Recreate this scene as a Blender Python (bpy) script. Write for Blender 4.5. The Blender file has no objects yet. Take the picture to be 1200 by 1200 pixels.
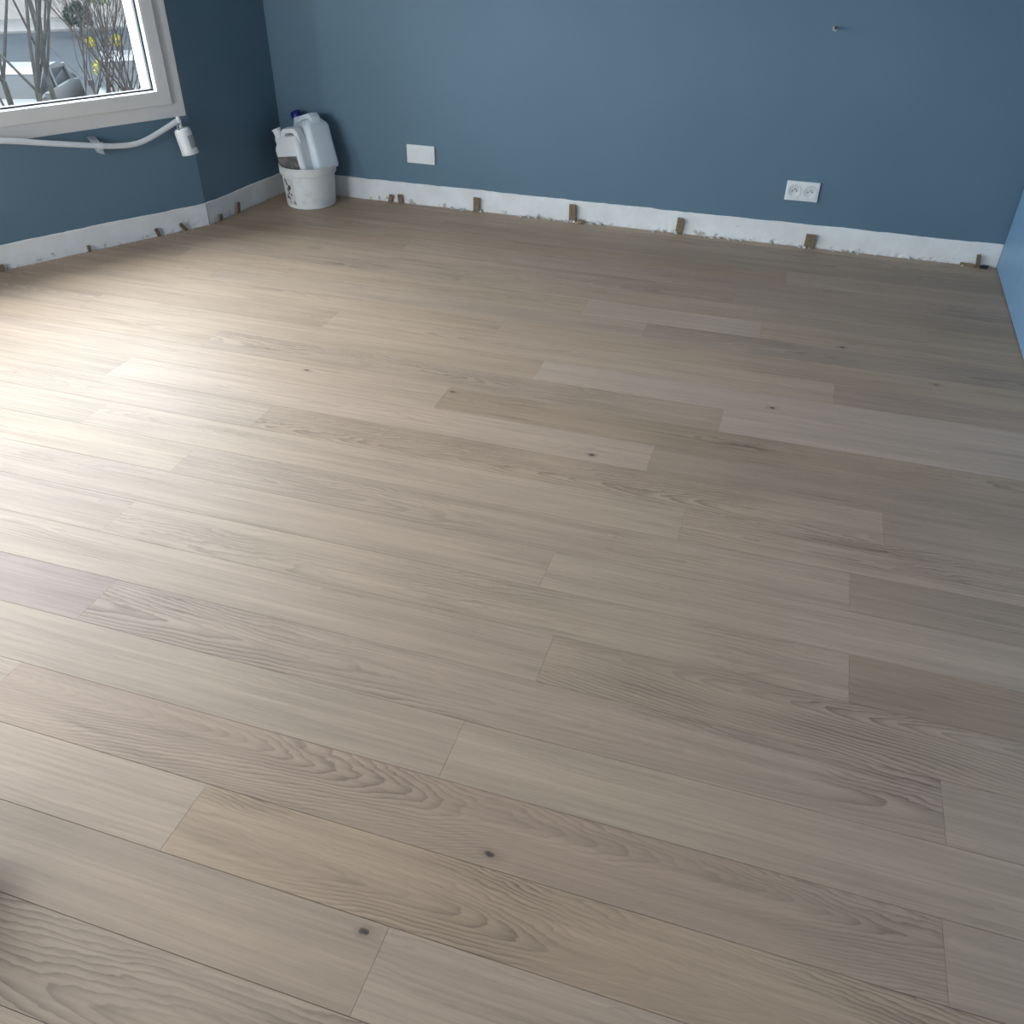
import bpy, bmesh, math, random
from mathutils import Vector, Matrix, Euler

# ------------------------------------------------------------------ camera
scene = bpy.context.scene
COL = scene.collection
CAM_H = 1.4
cam_data = bpy.data.cameras.new('camera')
cam = bpy.data.objects.new('camera', cam_data)
COL.objects.link(cam)
right = Vector((0.95272, 0.303696, 0.009646))
up = Vector((-0.186723, 0.560132, 0.807085))
fwd = Vector((-0.239706, 0.770727, -0.590356))
m = Matrix((right, up, -fwd)).transposed().to_4x4()
m.translation = (0, 0, CAM_H)
cam.matrix_world = m
cam_data.sensor_width = 36.0
cam_data.lens = 36.0 * 1019.7 / 1200.0
cam_data.clip_start = 0.02
cam_data.clip_end = 400
scene.camera = cam

# ------------------------------------------------------------------ world and light
SKY = 26.0
world = bpy.data.worlds.new('overcast_sky')
scene.world = world
world.use_nodes = True
bg = world.node_tree.nodes['Background']
bg.inputs['Color'].default_value = (0.83, 0.915, 1.0, 1)
# bright overcast sky, somewhat brighter overhead than at the horizon
wt_ = world.node_tree
tc_ = wt_.nodes.new('ShaderNodeTexCoord'); sp_ = wt_.nodes.new('ShaderNodeSeparateXYZ')
wt_.links.new(tc_.outputs['Generated'], sp_.inputs[0])
mr_ = wt_.nodes.new('ShaderNodeMapRange')
mr_.inputs[1].default_value = 0.0; mr_.inputs[2].default_value = 1.0
mr_.inputs[3].default_value = SKY * 0.8; mr_.inputs[4].default_value = SKY
wt_.links.new(sp_.outputs[2], mr_.inputs[0]); wt_.links.new(mr_.outputs[0], bg.inputs['Strength'])

vs = scene.view_settings
vs.view_transform = 'Standard'
vs.look = 'None'
vs.exposure = 0.0
vs.gamma = 1.0
vs.use_curve_mapping = False

# ------------------------------------------------------------------ room plan
YB = 4.286                                   # back wall
BACK_L = Vector((-2.634, YB))                # back left corner
JOG = Vector((-2.7107, 3.6399))              # where the return meets the window wall
WT = Vector((0.51424, 0.857646))             # along the window wall, towards JOG
WN = Vector((0.857646, -0.51424))            # window wall normal, into the room
WLEN = 2.30
WEND = JOG - WT * WLEN
YF = -1.9                                    # wall behind the camera
CAB0 = Vector((0.929, YB)); CAB1 = Vector((0.905, 3.295))
CT = (CAB1 - CAB0).normalized()
CABF = CAB0 + CT * ((YB - YF) / -CT.y)
CEIL = 2.52
WIN_Z0, WIN_Z1 = 0.500, 1.84                 # outer casing
WIN_A0, WIN_A1 = -2.10, -0.010               # along the wall, from JOG

def win_pt(a, off, z):
    q = JOG + WT * a + WN * off
    return Vector((q.x, q.y, z))

# second window of the bay, in the side wall
SIDE_Y0, SIDE_Y1 = -0.10, 1.62
FRONT_X0, FRONT_X1 = -3.70, -2.25           # window behind the camera, at the far end of the bay
SIDE_Z1 = 2.30
def add_portal(name, w, h, centre, inward, along):
    d_ = bpy.data.lights.new(name, 'AREA'); d_.shape = 'RECTANGLE'
    d_.size = w; d_.size_y = h; d_.cycles.is_portal = True
    o_ = bpy.data.objects.new(name, d_); COL.objects.link(o_)
    z_ = -Vector((inward[0], inward[1], 0)); x_ = Vector((along[0], along[1], 0)); y_ = z_.cross(x_)
    mm_ = Matrix((x_, y_, z_)).transposed().to_4x4(); mm_.translation = centre
    o_.matrix_world = mm_
add_portal('window_portal', WIN_A1 - WIN_A0 - 0.2, WIN_Z1 - WIN_Z0 - 0.2, win_pt((WIN_A0 + WIN_A1) / 2, -0.2, (WIN_Z0 + WIN_Z1) / 2), WN, WT)
add_portal('side_window_portal', SIDE_Y1 - SIDE_Y0 - 0.2, SIDE_Z1 - WIN_Z0 - 0.2, Vector((WEND.x - 0.2, (SIDE_Y0 + SIDE_Y1) / 2, (WIN_Z0 + SIDE_Z1) / 2)), (1, 0), (0, 1))
add_portal('front_window_portal', FRONT_X1 - FRONT_X0 - 0.2, SIDE_Z1 - WIN_Z0 - 0.2, Vector(((FRONT_X0 + FRONT_X1) / 2, YF - 0.2, (WIN_Z0 + SIDE_Z1) / 2)), (0, 1), (-1, 0))

# ------------------------------------------------------------------ node helpers
class NT:
    def __init__(s, name):
        s.mat = bpy.data.materials.new(name); s.mat.use_nodes = True
        s.t = s.mat.node_tree; s.n = s.t.nodes; s.l = s.t.links
        s.bsdf = s.n['Principled BSDF']; s.out = s.n['Material Output']
    def node(s, typ, **kw):
        nd = s.n.new(typ)
        for k, v in kw.items(): setattr(nd, k, v)
        return nd
    def set(s, sock, v):
        if isinstance(v, bpy.types.NodeSocket): s.l.new(v, sock)
        else: sock.default_value = v
    def math(s, op, a, b=0.0, c=None, clamp=False):
        nd = s.node('ShaderNodeMath', operation=op, use_clamp=clamp)
        s.set(nd.inputs[0], a); s.set(nd.inputs[1], b)
        if c is not None: s.set(nd.inputs[2], c)
        return nd.outputs[0]
    def vmath(s, op, a, b):
        nd = s.node('ShaderNodeVectorMath', operation=op)
        s.set(nd.inputs[0], a); s.set(nd.inputs[1], b)
        return nd.outputs[0]
    def mapr(s, v, a, b, c, d, smooth=False):
        nd = s.node('ShaderNodeMapRange')
        if smooth: nd.interpolation_type = 'SMOOTHSTEP'
        s.set(nd.inputs[0], v)
        for i, q in enumerate((a, b, c, d)): s.set(nd.inputs[i + 1], q)
        return nd.outputs[0]
    def noise(s, vec, scale, detail=3, rough=0.55, dist=0.0):
        nd = s.node('ShaderNodeTexNoise')
        s.set(nd.inputs['Vector'], vec); nd.inputs['Scale'].default_value = scale
        nd.inputs['Detail'].default_value = detail; nd.inputs['Roughness'].default_value = rough
        nd.inputs['Distortion'].default_value = dist
        return nd.outputs['Fac']
    def mix(s, fac, a, b, blend='MIX'):
        nd = s.node('ShaderNodeMix', data_type='RGBA', blend_type=blend)
        s.set(nd.inputs[0], fac); s.set(nd.inputs[6], a); s.set(nd.inputs[7], b)
        return nd.outputs[2]
    def attr(s, name):
        return s.node('ShaderNodeAttribute', attribute_type='OBJECT', attribute_name=name)
    def objco(s):
        return s.node('ShaderNodeTexCoord').outputs['Object']
    def bump(s, h, strength, dist=0.002):
        nd = s.node('ShaderNodeBump'); nd.inputs['Strength'].default_value = strength
        nd.inputs['Distance'].default_value = dist; s.set(nd.inputs['Height'], h)
        s.l.new(nd.outputs[0], s.bsdf.inputs['Normal'])

def c4(r, g, b): return (r, g, b, 1.0)
def srgb(r, g, b):
    f = lambda v: ((v / 255) / 12.92) if v / 255 <= 0.04045 else (((v / 255) + 0.055) / 1.055) ** 2.4
    return (f(r), f(g), f(b), 1.0)

def simple(name, col, rough=0.5, metal=0.0, var=0.0, scale=8.0, spec=0.5, bump=0.0, bscale=60):
    t = NT(name)
    t.bsdf.inputs['Roughness'].default_value = rough
    t.bsdf.inputs['Metallic'].default_value = metal
    t.bsdf.inputs['Specular IOR Level'].default_value = spec
    co = t.objco()
    n = t.noise(co, scale, 4)
    v = t.mapr(n, 0.3, 0.7, 1 - var, 1 + var)
    t.l.new(t.mix(1.0, col, v, 'MULTIPLY'), t.bsdf.inputs['Base Color'])
    if bump: t.bump(t.noise(co, bscale, 3), bump)
    return t.mat

def wall_paint(name, col):
    t = NT(name)
    co = t.objco()
    n = t.noise(co, 2.2, 3)
    v = t.mapr(n, 0.3, 0.7, 0.965, 1.035)
    t.l.new(t.mix(1.0, col, v, 'MULTIPLY'), t.bsdf.inputs['Base Color'])
    t.bsdf.inputs['Roughness'].default_value = 0.55
    t.bsdf.inputs['Specular IOR Level'].default_value = 0.4
    t.bump(t.noise(co, 260, 3), 0.12, 0.001)
    return t.mat

def plaster():
    t = NT('bare_plaster')
    co = t.objco()
    sep = t.node('ShaderNodeSeparateXYZ'); t.l.new(co, sep.inputs[0])
    n = t.noise(co, 9, 5, 0.6)
    base = t.mix(t.mapr(n, 0.35, 0.7, 0, 1), c4(0.87, 0.86, 0.85), c4(0.78, 0.76, 0.74))
    # chips and smears of brown glue with their own outline
    dirt = t.noise(co, 26, 5, 0.65)
    low = t.mapr(sep.outputs[2], 0.0, 0.05, 0.16, 0.0)
    d = t.mapr(t.math('ADD', dirt, low), 0.69, 0.79, 0, 0.6, True)
    t.l.new(t.mix(d, base, c4(0.27, 0.21, 0.15)), t.bsdf.inputs['Base Color'])
    t.bsdf.inputs['Roughness'].default_value = 0.9
    t.bsdf.inputs['Specular IOR Level'].default_value = 0.15
    t.bump(t.noise(co, 70, 5, 0.65), 0.25, 0.003)
    return t.mat

def oak():
    t = NT('oiled_oak')
    co = t.objco()
    seed = t.attr('seed').outputs['Vector']
    tone = t.attr('tone').outputs['Fac']
    tint = t.attr('tint').outputs['Color']
    fig = t.attr('figure').outputs['Fac']
    cone = t.attr('cone').outputs['Fac']
    heart = t.attr('heart').outputs['Fac']
    freq = t.attr('ring_count').outputs['Fac']
    knot = t.attr('knot').outputs['Vector']
    sep = t.node('ShaderNodeSeparateXYZ'); t.l.new(co, sep.inputs[0])
    u, v = sep.outputs[0], sep.outputs[1]
    P = t.vmath('ADD', co, seed)
    # knot bends the grain
    dk = t.vmath('SUBTRACT', co, knot)
    dk2 = t.vmath('MULTIPLY', dk, (0.55, 1.0, 1.0))
    ln = t.node('ShaderNodeVectorMath', operation='LENGTH'); t.l.new(dk2, ln.inputs[0])
    kd = ln.outputs['Value']
    push = t.mapr(kd, 0.0, 0.09, 0.022, 0.0, True)
    # warps
    pa = t.vmath('MULTIPLY', P, (1.3, 6.0, 1.0))
    w1 = t.math('SUBTRACT', t.noise(pa, 1.0, 2, 0.5), 0.5)
    pb = t.vmath('MULTIPLY', P, (7.0, 26.0, 1.0))
    w2 = t.math('SUBTRACT', t.noise(pb, 1.0, 3, 0.6), 0.5)
    vv = t.math('ADD', t.math('SUBTRACT', v, heart), t.math('MULTIPLY', w1, 0.075))
    vv = t.math('ADD', vv, t.math('MULTIPLY', w2, 0.018))
    pq = t.vmath('MULTIPLY', P, (22.0, 60.0, 1.0))
    w3 = t.math('SUBTRACT', t.noise(pq, 1.0, 2, 0.5), 0.5)
    w4 = t.math('SUBTRACT', t.noise(t.vmath('MULTIPLY', P, (4.0, 14.0, 1.0)), 1.0, 2, 0.5), 0.5)
    hgt = t.math('ADD', 0.018, t.math('MULTIPLY', w1, 0.05))
    r2 = t.math('ADD', t.math('MULTIPLY', vv, vv), t.math('MULTIPLY', hgt, hgt))
    dd = t.math('SUBTRACT', t.math('SQRT', r2), t.math('MULTIPLY', cone, u))
    dd = t.math('ADD', dd, t.math('MULTIPLY', w2, 0.012))
    dd = t.math('ADD', dd, t.math('MULTIPLY', w3, 0.005))
    dd = t.math('ADD', dd, t.math('MULTIPLY', w4, 0.022))
    dd = t.math('ADD', dd, push)
    ph = t.math('FRACT', t.math('MULTIPLY', dd, freq))
    ring = t.math('POWER', ph, 2.6)
    edge = t.mapr(ph, 0.90, 1.0, 1.0, 0.0)
    ring = t.math('MULTIPLY', ring, edge)
    # where the figure shows
    pm_ = t.vmath('MULTIPLY', P, (2.0, 5.0, 1.0))
    msk = t.mapr(t.noise(pm_, 1.0, 2), 0.38, 0.66, 0.12, 1.0, True)
    ring = t.math('MULTIPLY', t.math('MULTIPLY', ring, msk), fig)
    # long fibres, pores
    pf = t.vmath('MULTIPLY', P, (3.2, 120.0, 1.0))
    fib = t.math('SUBTRACT', t.noise(pf, 1.0, 4, 0.65), 0.5)
    pp = t.vmath('MULTIPLY', P, (26.0, 620.0, 1.0))
    pore = t.mapr(t.noise(pp, 1.0, 2, 0.5), 0.58, 0.74, 0.0, 1.0)
    ps = t.vmath('MULTIPLY', P, (1.1, 22.0, 1.0))
    streak = t.math('SUBTRACT', t.noise(ps, 1.0, 3, 0.55), 0.5)
    pbz = t.vmath('MULTIPLY', P, (1.6, 4.5, 1.0))
    blot = t.math('SUBTRACT', t.noise(pbz, 1.0, 2, 0.5), 0.5)
    val = t.math('MULTIPLY_ADD', fib, 0.52, 1.0)
    val = t.math('MULTIPLY_ADD', streak, 0.42, val)
    dk_ = t.mapr(t.noise(t.vmath('MULTIPLY', P, (2.4, 30.0, 1.0)), 1.0, 4, 0.6), 0.60, 0.74, 0.0, 1.0, True)
    val = t.math('MULTIPLY_ADD', t.math('MULTIPLY', dk_, t.math('MULTIPLY_ADD', fig, 0.7, 0.35)), -0.24, val)
    val = t.math('MULTIPLY_ADD', blot, 0.24, val)
    val = t.math('MULTIPLY_ADD', pore, -0.08, val)
    val = t.math('MULTIPLY_ADD', ring, -0.62, val)
    val = t.math('MULTIPLY', val, tone)
    base = c4(0.452, 0.325, 0.236)
    col = t.mix(1.0, base, tint, 'MULTIPLY')
    col = t.mix(1.0, col, val, 'MULTIPLY')
    col = t.mix(t.math('MULTIPLY', ring, 0.35), col, c4(0.20, 0.13, 0.085))
    kn = t.noise(t.vmath('ADD', P, (0, 0, 3)), 55, 3)
    kk = t.math('ADD', kd, t.math('MULTIPLY', t.math('SUBTRACT', kn, 0.5), 0.012))
    halo = t.mapr(kk, 0.004, 0.018, 0.35, 0.0, True)
    core = t.mapr(kk, 0.002, 0.007, 0.85, 0.0, True)
    col = t.mix(halo, col, c4(0.20, 0.145, 0.10))
    col = t.mix(core, col, c4(0.035, 0.028, 0.024))
    t.l.new(col, t.bsdf.inputs['Base Color'])
    rg = t.mapr(fib, -0.25, 0.25, 0.60, 0.48)
    t.l.new(rg, t.bsdf.inputs['Roughness'])
    t.bsdf.inputs['Specular IOR Level'].default_value = 0.42
    hh = t.math('ADD', t.math('MULTIPLY', fib, 0.5), t.math('MULTIPLY', ring, -0.6))
    hh = t.math('SUBTRACT', hh, t.math('MULTIPLY', pore, 0.5))
    t.bump(hh, 0.25, 0.0008)
    return t.mat

def glass_mat():
    t = NT('window_glass')
    tr = t.node('ShaderNodeBsdfTransparent'); tr.inputs[0].default_value = (0.95, 0.97, 0.97, 1)
    gl = t.node('ShaderNodeBsdfGlossy'); gl.inputs['Roughness'].default_value = 0.01
    fr = t.node('ShaderNodeFresnel')
    geo = t.node('ShaderNodeNewGeometry')      # same mirror strength from both faces of the sheet
    t.l.new(t.mapr(geo.outputs['Backfacing'], 0, 1, 1.45, 1 / 1.45), fr.inputs[0])
    mx = t.node('ShaderNodeMixShader')
    t.l.new(fr.outputs[0], mx.inputs[0]); t.l.new(tr.outputs[0], mx.inputs[1]); t.l.new(gl.outputs[0], mx.inputs[2])
    t.l.new(mx.outputs[0], t.out.inputs['Surface'])
    return t.mat

M = {}
M['blue'] = wall_paint('blue_wall_paint', c4(0.120, 0.198, 0.262))
M['cabinet'] = simple('pale_blue_lacquer', c4(0.17, 0.295, 0.44), 0.45, var=0.02, scale=3)
M['cabinet_gap'] = simple('dark_shadow_gap', c4(0.03, 0.04, 0.05), 0.8)
M['ceiling'] = simple('white_ceiling_paint', c4(0.78, 0.77, 0.75), 0.9, var=0.02, scale=3)
M['white_wall'] = simple('white_wall_paint', c4(0.70, 0.70, 0.70), 0.8, var=0.02, scale=3)
M['plaster'] = plaster()
M['oak'] = oak()
M['slab'] = simple('dusty_screed', c4(0.10, 0.08, 0.065), 0.95, var=0.3, scale=20)
M['frame'] = simple('white_window_frame', c4(0.72, 0.70, 0.68), 0.4, var=0.02, scale=6)
M['gasket'] = simple('black_rubber_gasket', c4(0.02, 0.022, 0.025), 0.6)
M['glass'] = glass_mat()
M['plastic'] = simple('white_plastic', c4(0.80, 0.80, 0.79), 0.4, var=0.02)
M['plastic_dim'] = simple('white_plastic_insert', c4(0.72, 0.72, 0.71), 0.45, var=0.02)
M['dark'] = simple('dark_hole', c4(0.02, 0.02, 0.02), 0.7)
M['screw'] = simple('blackened_screw', c4(0.10, 0.11, 0.12), 0.5, metal=1.0, var=0.2)
M['steel'] = simple('zinc_steel', c4(0.45, 0.46, 0.48), 0.35, metal=1.0, var=0.08)
M['wedge'] = simple('raw_brown_wood', c4(0.24, 0.175, 0.105), 0.8, var=0.25, scale=40)
M['crumb'] = simple('plaster_crumb', c4(0.55, 0.52, 0.48), 0.95, var=0.15, scale=60)
M['pipe'] = simple('white_pipe_plastic', c4(0.74, 0.77, 0.80), 0.35, var=0.03)
M['bracket'] = simple('grey_bracket_metal', c4(0.42, 0.45, 0.47), 0.5, var=0.05)

def bucket_mat():
    t = NT('spattered_white_bucket')
    co = t.objco()
    base = c4(0.86, 0.85, 0.81)
    sm = t.noise(co, 11, 4, 0.6)
    col = t.mix(t.mapr(sm, 0.55, 0.68, 0, 0.35, True), base, c4(0.52, 0.52, 0.49))
    t.l.new(col, t.bsdf.inputs['Base Color']); t.bsdf.inputs['Roughness'].default_value = 0.45
    t.bump(sm, 0.2, 0.003)
    return t.mat
M['bucket'] = bucket_mat()
def label_mat(name, paper, ink, thr, scale):
    t = NT(name)
    co = t.objco()
    n = t.noise(co, scale, 4, 0.6)
    t.l.new(t.mix(t.mapr(n, thr, thr + 0.05, 0, 1, True), paper, ink), t.bsdf.inputs['Base Color'])
    t.bsdf.inputs['Roughness'].default_value = 0.5
    return t.mat
M['bucket_label'] = label_mat('worn_printed_label', c4(0.70, 0.68, 0.64), c4(0.05, 0.045, 0.04), 0.50, 22)
M['can_front'] = simple('milky_plastic', c4(0.86, 0.87, 0.88), 0.35, var=0.03, scale=10)
M['can_back'] = simple('milky_blueish_plastic', c4(0.78, 0.84, 0.88), 0.35, var=0.03, scale=10)
M['grey_print'] = label_mat('grey_print', c4(0.36, 0.38, 0.40), c4(0.08, 0.09, 0.10), 0.55, 45)
M['can_label'] = label_mat('brown_grey_label', c4(0.23, 0.20, 0.19), c4(0.15, 0.13, 0.12), 0.5, 30)
M['cap_blue'] = simple('dark_blue_cap', c4(0.012, 0.02, 0.20), 0.3, var=0.05)
M['bag'] = simple('dark_fabric', c4(0.03, 0.028, 0.028), 0.9, var=0.2, scale=30)
# outside
M['asphalt'] = simple('grey_asphalt', c4(0.0095, 0.0107, 0.0121), 0.9, var=0.15, scale=1.2, spec=0.03)
M['pave'] = simple('pale_pavement', c4(0.0432, 0.0417, 0.0403), 0.9, var=0.12, scale=0.8, spec=0.03)
M['house'] = simple('cream_render', c4(0.0728, 0.0663, 0.0622), 0.9, var=0.06, scale=1.5, spec=0.03)
M['house_dark'] = simple('grey_plinth', c4(0.0090, 0.0090, 0.0090), 0.9, var=0.1, scale=2, spec=0.03)
M['roof'] = simple('brown_roof', c4(0.0120, 0.0075, 0.0060), 0.9, var=0.2, scale=4, spec=0.03)
M['bark'] = simple('grey_brown_bark', c4(0.0161, 0.0151, 0.0134), 0.95, var=0.3, scale=14, spec=0.03)
M['bark2'] = simple('brown_bark', c4(0.0175, 0.0141, 0.0124), 0.95, var=0.3, scale=14, spec=0.03)
M['car_white'] = simple('white_car_paint', c4(0.0287, 0.0295, 0.0302), 0.3, var=0.02, spec=0.03)
M['car_grey'] = simple('blue_grey_car_paint', c4(0.0090, 0.0105, 0.0127), 0.3, var=0.02, spec=0.03)
M['car_glass'] = simple('car_glass', c4(0.004, 0.0045, 0.005), 0.3, spec=0.1)
M['tyre'] = simple('tyre_rubber', c4(0.012, 0.012, 0.012), 0.8, spec=0.03)
M['yellow'] = simple('yellow_blossom', c4(0.0950, 0.0824, 0.0064), 0.8, var=0.2, spec=0.03)
M['green'] = simple('green_leaf', c4(0.0055, 0.0086, 0.0047), 0.8, var=0.3, spec=0.03)
M['pale_green'] = simple('pale_green_leaf', c4(0.0324, 0.0406, 0.0190), 0.8, var=0.2, spec=0.03)

# ------------------------------------------------------------------ mesh helpers
class MB:
    def __init__(s): s.v = []; s.f = []
    def add(s, vs, fs, mtx=None):
        o = len(s.v)
        s.v += [tuple(mtx @ Vector(q)) if mtx else tuple(q) for q in vs]
        s.f += [tuple(i + o for i in q) for q in fs]
        return s
    def box(s, a, b, mtx=None):
        x0, y0, z0 = a; x1, y1, z1 = b
        return s.add([(x0, y0, z0), (x1, y0, z0), (x1, y1, z0), (x0, y1, z0), (x0, y0, z1), (x1, y0, z1), (x1, y1, z1), (x0, y1, z1)],
                     [(0, 3, 2, 1), (4, 5, 6, 7), (0, 1, 5, 4), (1, 2, 6, 5), (2, 3, 7, 6), (3, 0, 4, 7)], mtx)
    def prism(s, poly, z0, z1, mtx=None):
        n = len(poly)
        vs = [(x, y, z0) for x, y in poly] + [(x, y, z1) for x, y in poly]
        fs = [tuple(range(n - 1, -1, -1)), tuple(range(n, 2 * n))] + [(i, (i + 1) % n, n + (i + 1) % n, n + i) for i in range(n)]
        return s.add(vs, fs, mtx)
    def rings(s, rings, cap0=True, cap1=True, mtx=None, closed=False):
        n = len(rings[0]); vs = [q for r in rings for q in r]; fs = []
        k = len(rings)
        for a in range(k if closed else k - 1):
            b = (a + 1) % k
            for i in range(n):
                j = (i + 1) % n
                fs.append((a * n + i, a * n + j, b * n + j, b * n + i))
        if not closed:
            if cap0: fs.append(tuple(range(n - 1, -1, -1)))
            if cap1: fs.append(tuple((k - 1) * n + i for i in range(n)))
        return s.add(vs, fs, mtx)
    def lathe(s, prof, seg=32, mtx=None, cap0=True, cap1=True):
        return s.rings([[(r * math.cos(2 * math.pi * i / seg), r * math.sin(2 * math.pi * i / seg), z) for i in range(seg)] for r, z in prof], cap0, cap1, mtx)
    def tube(s, pts, rad, seg=10, mtx=None):
        pts = [Vector(q) for q in pts]; k = len(pts)
        if not hasattr(rad, '__len__'): rad = [rad] * k
        rs = []; ref = None
        for i in range(k):
            d = (pts[min(i + 1, k - 1)] - pts[max(i - 1, 0)]).normalized()
            if ref is None:
                ref = d.orthogonal().normalized()
            ref = (ref - d * ref.dot(d)).normalized()
            b = d.cross(ref)
            rs.append([tuple(pts[i] + (ref * math.cos(2 * math.pi * j / seg) + b * math.sin(2 * math.pi * j / seg)) * rad[i]) for j in range(seg)])
        return s.rings(rs, mtx=mtx)
    def build(s, name, mat, parent=None, smooth=False, bevel=0.0, bseg=2, loc=None, rot=None):
        me = bpy.data.meshes.new(name)
        me.from_pydata(s.v, [], s.f); me.update()
        bm = bmesh.new(); bm.from_mesh(me)
        bmesh.ops.recalc_face_normals(bm, faces=bm.faces)
        if bevel:
            es = [e for e in bm.edges if len(e.link_faces) == 2 and e.calc_face_angle(0) > 0.5]
            bmesh.ops.bevel(bm, geom=es, offset=bevel, segments=bseg, affect='EDGES', profile=0.6)
        bm.to_mesh(me); bm.free()
        if smooth:
            me.shade_smooth()
            me.set_sharp_from_angle(angle=math.radians(38))
        me.materials.append(M[mat])
        o = bpy.data.objects.new(name, me); COL.objects.link(o)
        if loc is not None: o.location = loc
        if rot is not None: o.rotation_euler = rot
        if parent is not None: o.parent = parent
        return o

def thing(name, label, cat, loc=(0, 0, 0), rot=(0, 0, 0), group=None):
    o = bpy.data.objects.new(name, None); COL.objects.link(o)
    o.empty_display_size = 0.05
    o.location = loc; o.rotation_euler = rot
    return tag(o, label, cat, group)
def tag(o, label, cat, group=None):
    o['label'] = label; o['category'] = cat
    if group: o['group'] = group
    return o
def struct(o, label=None, cat=None):
    o['kind'] = 'structure'
    if label: o['label'] = label
    if cat: o['category'] = cat
    return o

# ------------------------------------------------------------------ shell
FLOOR_POLY = [(BACK_L.x, BACK_L.y), (JOG.x, JOG.y), (WEND.x, WEND.y), (WEND.x, YF), (CABF.x, YF), (CAB0.x, CAB0.y)]
fl = MB().prism([(x, y) for x, y in FLOOR_POLY][::-1], -0.16, -0.0145).build('floor', 'slab')
struct(fl, 'pale oiled oak plank floor running along the back wall', 'floor')

def wall_strip(name, a, b, z0, z1, thick, mat):
    """solid wall; room side is on the right of a -> b"""
    a = Vector(a); b = Vector(b); d = (b - a).normalized(); out = Vector((-d.y, d.x))
    e = 0.0
    p = [a, b, b + out * thick, a + out * thick]
    return MB().prism([(q.x, q.y) for q in p], z0, z1).build(name, mat)

TH = 0.26
struct(MB().box((BACK_L.x - 0.30, YB, -0.16), (CAB0.x + 0.9, YB + TH, CEIL)).build('wall_back', 'blue'),
       'long matte petrol blue wall with two white socket plates', 'wall')
jd = (BACK_L - JOG).normalized(); jn = Vector((-jd.y, jd.x))
wedge_pt = JOG + jn * TH
jo = [BACK_L, JOG, JOG - WN * TH, BACK_L + jn * 0.42]
struct(MB().prism([(q.x, q.y) for q in jo], -0.16, CEIL).build('wall_left', 'blue'),
       'short dark blue return wall between window and bucket corner', 'wall')
# window wall with its opening
wm = Matrix(((WT.x, WN.x, 0, JOG.x), (WT.y, WN.y, 0, JOG.y), (0, 0, 1, 0), (0, 0, 0, 1)))   # (along, into room, up)
mb = MB()
OA0, OA1, OZ0, OZ1 = WIN_A0 + 0.05, WIN_A1 - 0.05, WIN_Z0 + 0.05, WIN_Z1 - 0.05
mb.box((-WLEN - 0.12, -TH, -0.16), (0, 0, OZ0), wm)
mb.box((-WLEN - 0.12, -TH, OZ1), (0, 0, CEIL), wm)
mb.box((-WLEN - 0.12, -TH, OZ0), (OA0, 0, OZ1), wm)
mb.box((OA1, -TH, OZ0), (0, 0, OZ1), wm)
struct(mb.build('wall_window', 'blue'), 'angled blue wall under the large window', 'wall')
mb = MB()
sx0, sx1 = WEND.x - TH, WEND.x
OZ1 = SIDE_Z1 - 0.05
mb.box((sx0, YF - TH, -0.16), (sx1, WEND.y - 0.02, OZ0)); mb.box((sx0, YF - TH, OZ1), (sx1, WEND.y - 0.02, CEIL))
mb.box((sx0, YF - TH, OZ0), (sx1, SIDE_Y0 + 0.05, OZ1)); mb.box((sx0, SIDE_Y1 - 0.05, OZ0), (sx1, WEND.y - 0.02, OZ1))
struct(mb.build('wall_side', 'blue'))
mb = MB()
mb.box((WEND.x - TH, YF - TH, -0.16), (CABF.x + 0.9, YF, OZ0)); mb.box((WEND.x - TH, YF - TH, OZ1), (CABF.x + 0.9, YF, CEIL))
mb.box((WEND.x - TH, YF - TH, OZ0), (FRONT_X0 + 0.05, YF, OZ1)); mb.box((FRONT_X1 - 0.05, YF - TH, OZ0), (CABF.x + 0.9, YF, OZ1))
struct(mb.build('wall_front', 'white_wall'))
struct(wall_strip('wall_right', (CAB0.x + 0.62, YB + 0.02), (CABF.x + 0.62, YF - 0.02), -0.16, CEIL, 0.2, 'white_wall'))
_w = WEND - WN * TH
struct(MB().prism([(WEND.x - TH, YF - TH), (CAB0.x + 0.9, YF - TH), (CAB0.x + 0.9, YB + TH), (BACK_L.x - 0.3, YB + TH), (JOG.x - WN.x * TH, JOG.y - WN.y * TH), (WEND.x - TH, WEND.y)], CEIL, CEIL + 0.2).build('ceiling', 'ceiling'))

# bare plaster band at the foot of the walls
def plaster_band(name, a, b, label, seed):
    rng = random.Random(seed)
    a = Vector(a); b = Vector(b); L = (b - a).length; d = (b - a) / L; nrm = Vector((d.y, -d.x))
    n = max(8, int(L / 0.018)); rows = [-0.012, 0.006, 0.02, 0.04, 0.07, 0.100, 0.104]
    vs = []; fs = []; wob = 0
    for i in range(n + 1):
        q = a + d * (L * i / n); wob = 0.8 * wob + rng.gauss(0, 0.0007)
        for j, z in enumerate(rows):
            off = 0.005 + (rng.gauss(0, 0.0012) if j < 2 else rng.gauss(0, 0.00025))
            if j == len(rows) - 1: off = 0.0005
            zz = z + (wob if j >= len(rows) - 2 else 0)
            vs.append((q.x + nrm.x * off, q.y + nrm.y * off, zz))
    k = len(rows)
    for i in range(n):
        for j in range(k - 1): fs.append((i * k + j, (i + 1) * k + j, (i + 1) * k + j + 1, i * k + j + 1))
    return struct(MB().add(vs, fs).build(name, 'plaster', smooth=False), label, 'baseboard')
plaster_band('baseboard_back', (BACK_L.x, YB), (CAB0.x, YB), 'bare white plaster band with chipped lower edge under the long blue wall', 1)
plaster_band('baseboard_left', JOG, BACK_L, 'short shaded plaster band running into the bucket corner', 2)
plaster_band('baseboard_window', WEND, JOG, 'bare plaster band below the window wall', 3)

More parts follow.
